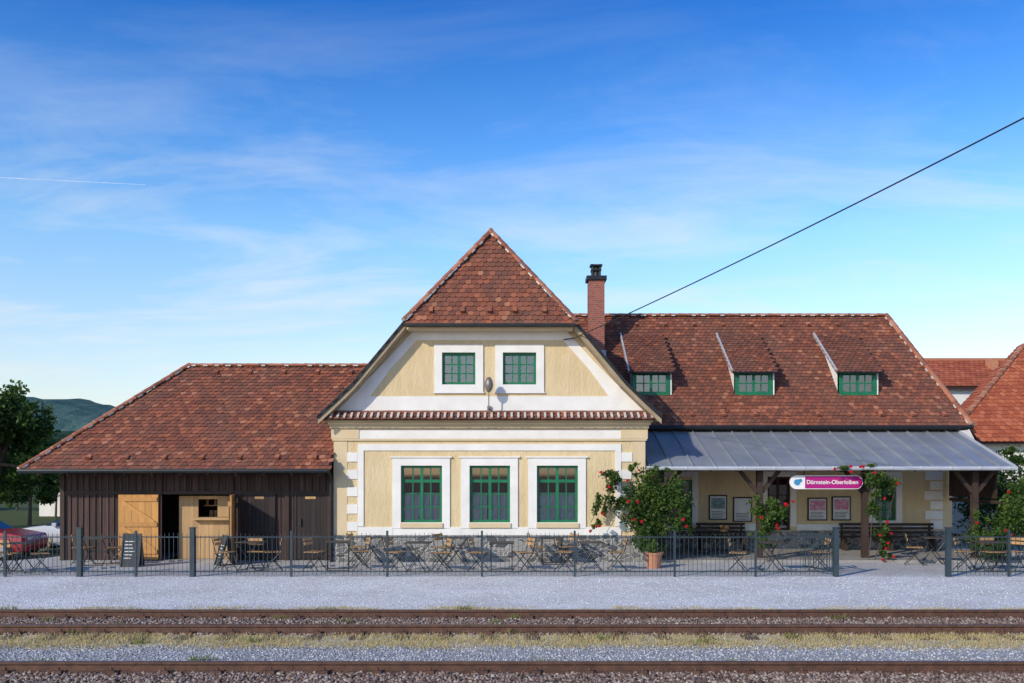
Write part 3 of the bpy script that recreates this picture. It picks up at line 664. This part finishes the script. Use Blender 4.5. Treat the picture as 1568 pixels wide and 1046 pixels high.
# ================================================= vegetation
def foliage(name,blobs,size,mat,parent=None,flat=0):
    Vs=[];Rs=[]
    for (c,rad,n) in blobs:
        k=max(4,n//60);cl=rng.normal(0,1,(k,3));cl/=np.linalg.norm(cl,axis=1)[:,None];cl*=(rng.random((k,1))**.45)
        tone=rng.uniform(-.25,.25,k);i=rng.integers(0,k,n)
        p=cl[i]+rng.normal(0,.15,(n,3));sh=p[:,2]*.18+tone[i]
        p=p*np.array(rad)+np.array(c)
        a=rng.normal(0,1,(n,3));a/=np.linalg.norm(a,axis=1)[:,None];b=rng.normal(0,1,(n,3));b=np.cross(a,b);b/=np.linalg.norm(b,axis=1)[:,None]
        s=size*rng.uniform(.6,1.3,(n,1));a=a*s;b=b*s*.55
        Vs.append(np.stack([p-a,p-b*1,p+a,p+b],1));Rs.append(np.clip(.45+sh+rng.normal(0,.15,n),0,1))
    V=np.concatenate(Vs).reshape(-1,3);n=len(V)//4
    return npmesh(name,V,np.arange(4*n).reshape(-1,4),np.concatenate(Rs),mat,parent)
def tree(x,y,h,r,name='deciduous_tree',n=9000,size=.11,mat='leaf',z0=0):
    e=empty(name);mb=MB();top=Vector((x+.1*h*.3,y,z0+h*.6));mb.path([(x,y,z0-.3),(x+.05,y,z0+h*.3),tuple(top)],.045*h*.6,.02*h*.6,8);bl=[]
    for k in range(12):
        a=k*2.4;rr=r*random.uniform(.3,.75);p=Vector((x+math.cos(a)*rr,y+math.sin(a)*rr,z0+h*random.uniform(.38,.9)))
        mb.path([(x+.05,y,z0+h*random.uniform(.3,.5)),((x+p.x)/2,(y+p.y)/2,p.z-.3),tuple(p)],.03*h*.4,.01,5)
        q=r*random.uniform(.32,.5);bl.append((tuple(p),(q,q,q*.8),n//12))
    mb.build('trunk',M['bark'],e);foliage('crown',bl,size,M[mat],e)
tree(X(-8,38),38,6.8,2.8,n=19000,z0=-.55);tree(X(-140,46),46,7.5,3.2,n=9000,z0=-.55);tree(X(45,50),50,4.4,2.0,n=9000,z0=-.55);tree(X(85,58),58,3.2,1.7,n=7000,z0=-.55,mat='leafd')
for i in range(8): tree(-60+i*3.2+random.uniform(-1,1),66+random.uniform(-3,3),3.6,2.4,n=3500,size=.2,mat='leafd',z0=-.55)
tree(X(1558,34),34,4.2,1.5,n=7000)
def roses(name,blobs,stems,nr,pot=None,mat='leaf',size=.045):
    e=empty(name);mb=MB()
    for s in stems: mb.path(s,.014,.007,5)
    mb.build('stems',M['bark'],e);foliage('leaves',blobs,size,M[mat],e)
    mb=MB()
    for k in range(nr):
        c,rad,_=random.choice(blobs);a=random.uniform(0,6.28);b=random.uniform(-.9,.9)
        p=Vector(c)+Vector((math.cos(a)*rad[0]*.95,-abs(math.sin(a))*rad[1]*.95-.03,b*rad[2]))
        for q in range(7):
            o=Vector((random.uniform(-1,1),random.uniform(-1,1),random.uniform(-1,1)))*.025
            mb.cyl(p+o+Vector((0,-.015,0)),p+o+Vector((0,.015,.01)),.026,.012,6)
    if nr: mb.build('blossoms',M['rose'],e)
    return e
y=24.3
def bl(px,py,w,h,n,y=24.3,dy=.4): return (P(px,py,y),(w/F*y,dy,h/F*y),n)
st=[[(X(985,y),y,.4),P(975,790,y),P(950,740,y),P(915,722,y)],[(X(1000,y),y,.4),P(1005,780,y),P(1030,725,y)],[(X(990,y),y,.4),P(960,800,y),P(920,770,y),P(905,800,y)],[(X(995,y),y,.4),P(1020,800,y),P(1045,760,y)],[(X(985,y),y,.4),P(965,770,y),P(968,715,y)]]
e=roses('climbing_rose',[bl(985,768,38,44,2700),bl(1028,765,34,38,2200),bl(943,757,22,26,600,dy=.25),bl(920,778,15,26,300,dy=.2),bl(998,815,34,30,1900),bl(938,728,24,13,300,dy=.2),bl(968,720,12,11,180,dy=.2),bl(1050,800,13,30,500),bl(910,802,9,13,100,dy=.15),bl(1010,722,14,8,160,dy=.2)],st,14,size=.05)
def pot(px,d,r,h):
    mb=MB();x=X(px,d);mb.cyl((x,d,0),(x,d,h*.85),r*.72,r*.95,16);mb.cyl((x,d,h*.85),(x,d,h),r*1.05,r*1.08,16);mb.build('flower_pot',M['terra'])
pot(1001,23.2,.23,.40)
foliage('potted_plant',[((X(1001,23.2),23.2,.52),(.22,.22,.16),600)],.04,M['leaf'])
roses('rose_bush',[bl(1176,790,24,24,1500,y=24.6,dy=.3),bl(1172,825,17,24,700,y=24.6,dy=.3),bl(1205,778,15,13,280,y=24.6),bl(1158,770,9,12,140,y=24.6)],[[P(1175,860,24.6),P(1178,820,24.6),P(1180,780,24.6)],[P(1178,860,24.6),P(1195,810,24.6),P(1205,775,24.6)]],6)
y=24.7
roses('climbing_rose',[bl(1292,718,16,6,300,y=y,dy=.2),bl(1350,737,27,15,1250,y=y,dy=.3),bl(1338,772,16,20,680,y=y,dy=.25),bl(1350,812,14,25,560,y=y,dy=.2),bl(1356,845,10,17,260,y=y,dy=.2),bl(1328,718,16,6,240,y=y,dy=.2)],[[P(1330,862,y),P(1335,800,y),P(1345,730,y),P(1285,716,y)],[P(1338,862,y),P(1355,810,y),P(1372,745,y)]],15)
roses('garden_shrub',[bl(1518,830,32,28,2600,y=24.4,dy=.5),bl(1545,800,26,36,2200,y=24.6,dy=.5),bl(1560,760,18,30,1500,y=24.8,dy=.4),bl(1600,810,40,40,2200,y=25,dy=.5),bl(1500,800,10,16,250,y=24.4)],[[P(1520,860,24.4),P(1522,820,24.4)],[P(1548,860,24.6),P(1550,790,24.6)],[P(1560,860,24.8),P(1562,762,24.8)]],7)
foliage('garden_hedge',[((X(1540,30),30,1.5),(1.8,.5,1.5),5000),((X(1640,30),30,1.6),(1.8,.5,1.5),3000)],.07,M['leafd'])
foliage('vine',[((X(1562,27.5),27.5,3.0),(.5,.3,.3),700)],.06,M['leaf'])
# background hills
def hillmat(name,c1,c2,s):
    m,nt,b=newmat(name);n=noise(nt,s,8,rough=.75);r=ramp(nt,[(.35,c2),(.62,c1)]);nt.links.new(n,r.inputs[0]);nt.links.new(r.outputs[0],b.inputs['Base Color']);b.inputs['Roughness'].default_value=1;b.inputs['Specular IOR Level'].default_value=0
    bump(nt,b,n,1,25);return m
def hill(name,y,prof_fn,col,x0,x1,n=500):
    mb=MB();R=[-5,.35,.72,.9,1.0];O_=[0,60,150,260,420]
    for i in range(n+1):
        x=x0+(x1-x0)*i/n;h=prof_fn(x)
        for k in range(5): mb.v.append((x,y+O_[k]+random.uniform(-8,8),R[k]*h+random.uniform(-1.2,1.2) if k else -5))
        mb.v.append((x,y+1500,0))
    for i in range(n):
        for k in range(5): a=6*i+k;mb.f.append((a,a+6,a+7,a+1));mb.m.append(0);mb.r.append(.5)
    mb.build(name,col)
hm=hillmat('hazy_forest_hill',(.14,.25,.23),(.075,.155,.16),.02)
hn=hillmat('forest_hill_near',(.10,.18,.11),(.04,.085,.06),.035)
def hf(x):
    b=142*math.exp(-((x+1120)/580)**2)
    return max(3,b+4*math.sin(x*.013)+3*math.sin(x*.041+1)+2*math.sin(x*.11)+22)
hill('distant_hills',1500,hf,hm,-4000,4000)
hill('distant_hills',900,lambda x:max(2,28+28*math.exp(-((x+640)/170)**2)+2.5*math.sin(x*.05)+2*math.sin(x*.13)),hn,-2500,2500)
def house(name,x0,x1,y0,y1,ze,zr_,parent=None):
    e=empty(name);mb=MB();mb.box(x0+.3,x1-.3,y0+.4,y1-.4,-1,ze)
    ym=(y0+y1)/2
    for xx in(x0+.3,x1-.3):
        mb.face([(xx,y0+.4,ze),(xx,y1-.4,ze),(xx,ym,zr_-.2)])
    mb.build('walls',M['white'],e)
    tiled('roof',[(x0,y0,ze-.1),(x1,y0,ze-.1),(x1,ym,zr_),(x0,ym,zr_)],e,w=.25,h=.3,mat='tile_new')
    mb=MB();mb.slab([(x0,y1,ze-.1),(x1,y1,ze-.1),(x1,ym,zr_),(x0,ym,zr_)],.1);mb.build('roof_back',M['tile_new'],e)
    mb=MB();mb.cyl((x0,ym,zr_),(x1,ym,zr_),.12);mb.build('ridge',M['cap'],e);return e
h1=house('neighbour_house',19.2,X(1548,45),41.5,48.5,Z(588,41.5),Z(552,45))
mb=MB();mb.box(X(1512,44),X(1522,44),43.6,44.2,Z(580,44),Z(556,44)+.2);mb.build('chimney',M['terra'],h1)
h2=empty('neighbour_house')
z0=Z(676,31)
A0=(15.9,31,z0);A1=(30,31,z0)
pk=(19.6,34.8,z0+3.8);pr=(30,34.8,z0+3.8);kk=(15.93,31.9,z0+.9)
tiled('roof_front',[A0,A1,pr,pk,kk],h2,w=.2,h=.2,mat='tile_new')
tiled('roof_left',[(15.93,33.2,z0+.9),(15.93,31.9,z0+.9),pk,(19.6,35.2,z0+3.8)],h2,w=.2,h=.2,mat='tile_new')
mb=MB();mb.slab([pk,pr,(30,38.6,z0),(19.6,38.6,z0)],.08);mb.build('roof_back',M['tile_new'],h2)
mb=MB();mb.box(16.3,29.8,31.5,38.2,-1,z0);mb.build('walls',M['white'],h2)
caps('hip_ridge',kk,pk,h2,mort=False)
mb=MB();mb.box(X(60,60),X(97,60)+3,60,66,-1,Z(748,60)+.6);mb.slab([(X(55,60),59.5,Z(748,60)+.5),(X(100,60)+3,59.5,Z(748,60)+.5),(X(100,60)+3,63,Z(735,60)+.9),(X(55,60),63,Z(735,60)+.9)],.1,1)
mb.build('white_cottage',[M['white'],M['zinc']])
# ================================================= cars
GL=simple('car_glass',(.02,.03,.035),rough=.08,spec=.8);TY=simple('tyre',(.02,.02,.02),rough=.9);CR=simple('chrome',(.6,.6,.6),rough=.25,metal=.9);TL=simple('tail_light',(.4,.01,.01),rough=.3)
def car(name,paint,x0,y0,z0,flip=False):
    e=empty(name);mb=MB();Lc=4.1
    S_=[(0,.70,.45,.62,.62,.66),(.12,.82,.28,.80,.82,.74),(.75,.86,.24,.90,.93,.76),(1.25,.87,.24,.96,.985,.76),(1.95,.87,.24,.97,1.42,.60),(2.7,.87,.24,.98,1.46,.60),(3.3,.87,.24,.99,1.40,.60),(3.85,.84,.26,.98,1.05,.68),(4.05,.78,.30,.90,.93,.70),(4.1,.72,.42,.75,.76,.68)]
    rings=[]
    for (x,w,zb,zt,zr__,wr) in S_:
        ring=[(-w*.92,zb),(-w,zb+.15),(-w*1.0,(zb+zt)/2+.05),(-w*.96,zt),(-wr,zr__),(wr,zr__),(w*.96,zt),(w,(zb+zt)/2+.05),(w,zb+.15),(w*.92,zb)]
        rings.append([((Lc-x if flip else x),y,z) for y,z in ring])
    for i in range(len(rings)-1):
        for k in range(10):
            l=(k+1)%10;m_=0
            if 3<=i<=6 and k in(3,5): m_=1
            if i in(3,6) and k==4: m_=1
            mb.face([rings[i][k],rings[i][l],rings[i+1][l],rings[i+1][k]],m_,.5)
    mb.face(rings[0],0);mb.face(rings[-1],0)
    for xx in(2.0,2.75,3.3):
        x_=Lc-xx if flip else xx
        for s in(-1,1): mb.beam((x_,s*.85,.98),(x_+(0),s*.615,1.41),.07,.03,0)
    def fx_(v): return Lc-v if flip else v
    for wx in(.75,3.3):
        for s in(-1,1):
            mb.cyl((fx_(wx),s*.72,.31),(fx_(wx),s*.885,.31),.32,n=20,m=2);mb.cyl((fx_(wx),s*.88,.31),(fx_(wx),s*.895,.31),.2,n=12,m=3)
    for s in(-1,1):
        mb.box(fx_(.03),fx_(.16),s*.45-.14,s*.45+.14,.62,.74,3);mb.box(fx_(4.0),fx_(4.11),s*.55-.12,s*.55+.12,.7,.9,4)
        mb.box(fx_(1.55),fx_(1.7),s*.9-.08,s*.9+.08,.95,1.08,0)
    mb.build('car_body',[paint,GL,TY,CR,TL],e)
    e.location=(x0,y0,z0)
car('parked_car',simple('red_paint',(.34,.012,.02),(.31,.011,.018),2,.25,spec=.7),X(58,31)-4.1,31,-.5,True)
car('parked_car',simple('silver_paint',(.6,.62,.65),(.56,.58,.61),2,.3,metal=.2),X(36,34),34,-.5)
# ================================================= overhead cable and pole
a=Vector(P(879,518,24.6));b=Vector(P(1568,152,13.5));t=(b-a);e_=a+t*1.9
uc=MB();pts=[]
for i in range(41):
    s=i/40;p=a+(e_-a)*s;pts.append(p-Vector((0,0,.28*4*s*(1-s))))
uc.path(pts,.014,n=5);ob=uc.build('overhead_cable',M['bark_metal'])
mb=MB();mb.cyl((e_.x,e_.y,0),(e_.x,e_.y,e_.z+.5),.14,.1,12);mb.box(e_.x-.6,e_.x+.6,e_.y-.05,e_.y+.05,e_.z-.02,e_.z+.08);mb.build('utility_pole',M['bark'])
mb=MB();mb.path([(a.x-.3,D,a.z-.02),(a.x-.1,D-.15,a.z),tuple(a)],.015);mb.build('cable_bracket',M['bark_metal'],ST)
# contrail high in the sky (real ribbon far away)
m,nt,b=newmat('contrail_vapour');o=nt.nodes['Material Output'];b.inputs['Base Color'].default_value=(.9,.9,.9,1);b.inputs['Roughness'].default_value=1
t_=N(nt,'ShaderNodeBsdfTransparent');ms=N(nt,'ShaderNodeMixShader');nn=noise(nt,.004,5);rr=ramp(nt,[(.3,(.1,.1,.1)),(.7,(.5,.5,.5))]);nt.links.new(nn,rr.inputs[0]);nt.links.new(rr.outputs[0],ms.inputs[0]);nt.links.new(t_.outputs[0],ms.inputs[1]);nt.links.new(b.outputs[0],ms.inputs[2]);nt.links.new(ms.outputs[0],o.inputs[0])
mb=MB();q0=Vector(P(-300,257,7000));q1=Vector(P(222,283,7000))
for i in range(20):
    a0=q0.lerp(q1,i/20);a1=q0.lerp(q1,(i+1)/20);w0=6.5-i*.22;w1=6.5-(i+1)*.22
    mb.face([a0-Vector((0,0,w0)),a1-Vector((0,0,w1)),a1+Vector((0,0,w1)),a0+Vector((0,0,w0))])
mb.build('contrail',m)
# ================================================= light, sky, camera
EL=math.radians(27);AZ=math.radians(44)
sd_=Vector((math.sin(AZ)*math.cos(EL),math.cos(AZ)*math.cos(EL),-math.sin(EL)))
sun=bpy.data.lights.new('sun','SUN');sun.energy=3.5;sun.angle=math.radians(.6);sun.color=(1,.88,.71)
so=bpy.data.objects.new('sun',sun);COL.objects.link(so);so.rotation_euler=sd_.to_track_quat('-Z','Y').to_euler();so.location=(-20,-20,20)
w=bpy.data.worlds.new('World');scene.world=w;w.use_nodes=True;nt=w.node_tree;bg=nt.nodes['Background'];bg.inputs[1].default_value=.15
sky=N(nt,'ShaderNodeTexSky',sky_type='NISHITA');sky.sun_disc=False;sky.sun_elevation=EL;sky.sun_rotation=math.pi+AZ;sky.air_density=1.0;sky.dust_density=.6;sky.ozone_density=2.5
tc=N(nt,'ShaderNodeTexCoord');sp=N(nt,'ShaderNodeSeparateXYZ');nt.links.new(tc.outputs['Generated'],sp.inputs[0])
ad=N(nt,'ShaderNodeMath',operation='ADD');ad.inputs[1].default_value=.18;nt.links.new(sp.outputs['Z'],ad.inputs[0])
dx=N(nt,'ShaderNodeMath',operation='DIVIDE');dy=N(nt,'ShaderNodeMath',operation='DIVIDE');nt.links.new(sp.outputs['X'],dx.inputs[0]);nt.links.new(ad.outputs[0],dx.inputs[1]);nt.links.new(sp.outputs['Y'],dy.inputs[0]);nt.links.new(ad.outputs[0],dy.inputs[1])
cb_=N(nt,'ShaderNodeCombineXYZ');nt.links.new(dx.outputs[0],cb_.inputs[0]);nt.links.new(dy.outputs[0],cb_.inputs[1])
def cloud(rot,sc,loc,scale,lo,hi,rough):
    mp=N(nt,'ShaderNodeMapping');mp.inputs['Rotation'].default_value=(0,0,math.radians(rot));mp.inputs['Scale'].default_value=sc;mp.inputs['Location'].default_value=loc;nt.links.new(cb_.outputs[0],mp.inputs[0])
    nz=N(nt,'ShaderNodeTexNoise');nz.inputs['Scale'].default_value=scale;nz.inputs['Detail'].default_value=9;nz.inputs['Roughness'].default_value=rough;nz.inputs['Distortion'].default_value=.5;nt.links.new(mp.outputs[0],nz.inputs['Vector'])
    cr=ramp(nt,[(lo,(0,0,0)),(hi,(1,1,1))]);nt.links.new(nz.outputs[0],cr.inputs[0]);return cr.outputs[0]
c1=cloud(18,(.7,1.7,1),(3.1,1.7,0),1.5,.47,.74,.6);c2=cloud(-25,(1.4,2.6,1),(7,2,0),1.6,.52,.78,.62)
cc=mix(nt,.4,c1,c2,'ADD')
er=ramp(nt,[(0,(.7,.7,.7)),(.14,(.8,.8,.8)),(.25,(.55,.55,.55)),(.34,(.25,.25,.25)),(.45,(.08,.08,.08))]);nt.links.new(sp.outputs['Z'],er.inputs[0])
tint=ramp(nt,[(0,(1.3,1.15,1.1)),(.12,(1.4,1.3,1.28)),(.24,(1.05,1.35,1.5)),(.34,(.5,1.0,1.5)),(.46,(.13,.62,1.3)),(1,(.1,.4,.8))]);nt.links.new(sp.outputs['Z'],tint.inputs[0])
base=mix(nt,1,sky.outputs[0],tint.outputs[0],'MULTIPLY')
fac=mix(nt,1,cc,er.outputs[0],'MULTIPLY')
nt.links.new(mix(nt,fac,base,(5.6,5.9,6.1)),bg.inputs[0])
cam=bpy.data.cameras.new('camera');co=bpy.data.objects.new('camera',cam);COL.objects.link(co);co.location=(0,0,H);co.rotation_euler=(math.pi/2,0,0)
cam.sensor_width=36;cam.lens=F/1568*36;cam.shift_y=(HY-523)/1568;cam.clip_end=12000;cam.clip_start=.1;scene.camera=co
scene.view_settings.view_transform='Standard';scene.view_settings.look='None';scene.view_settings.exposure=0
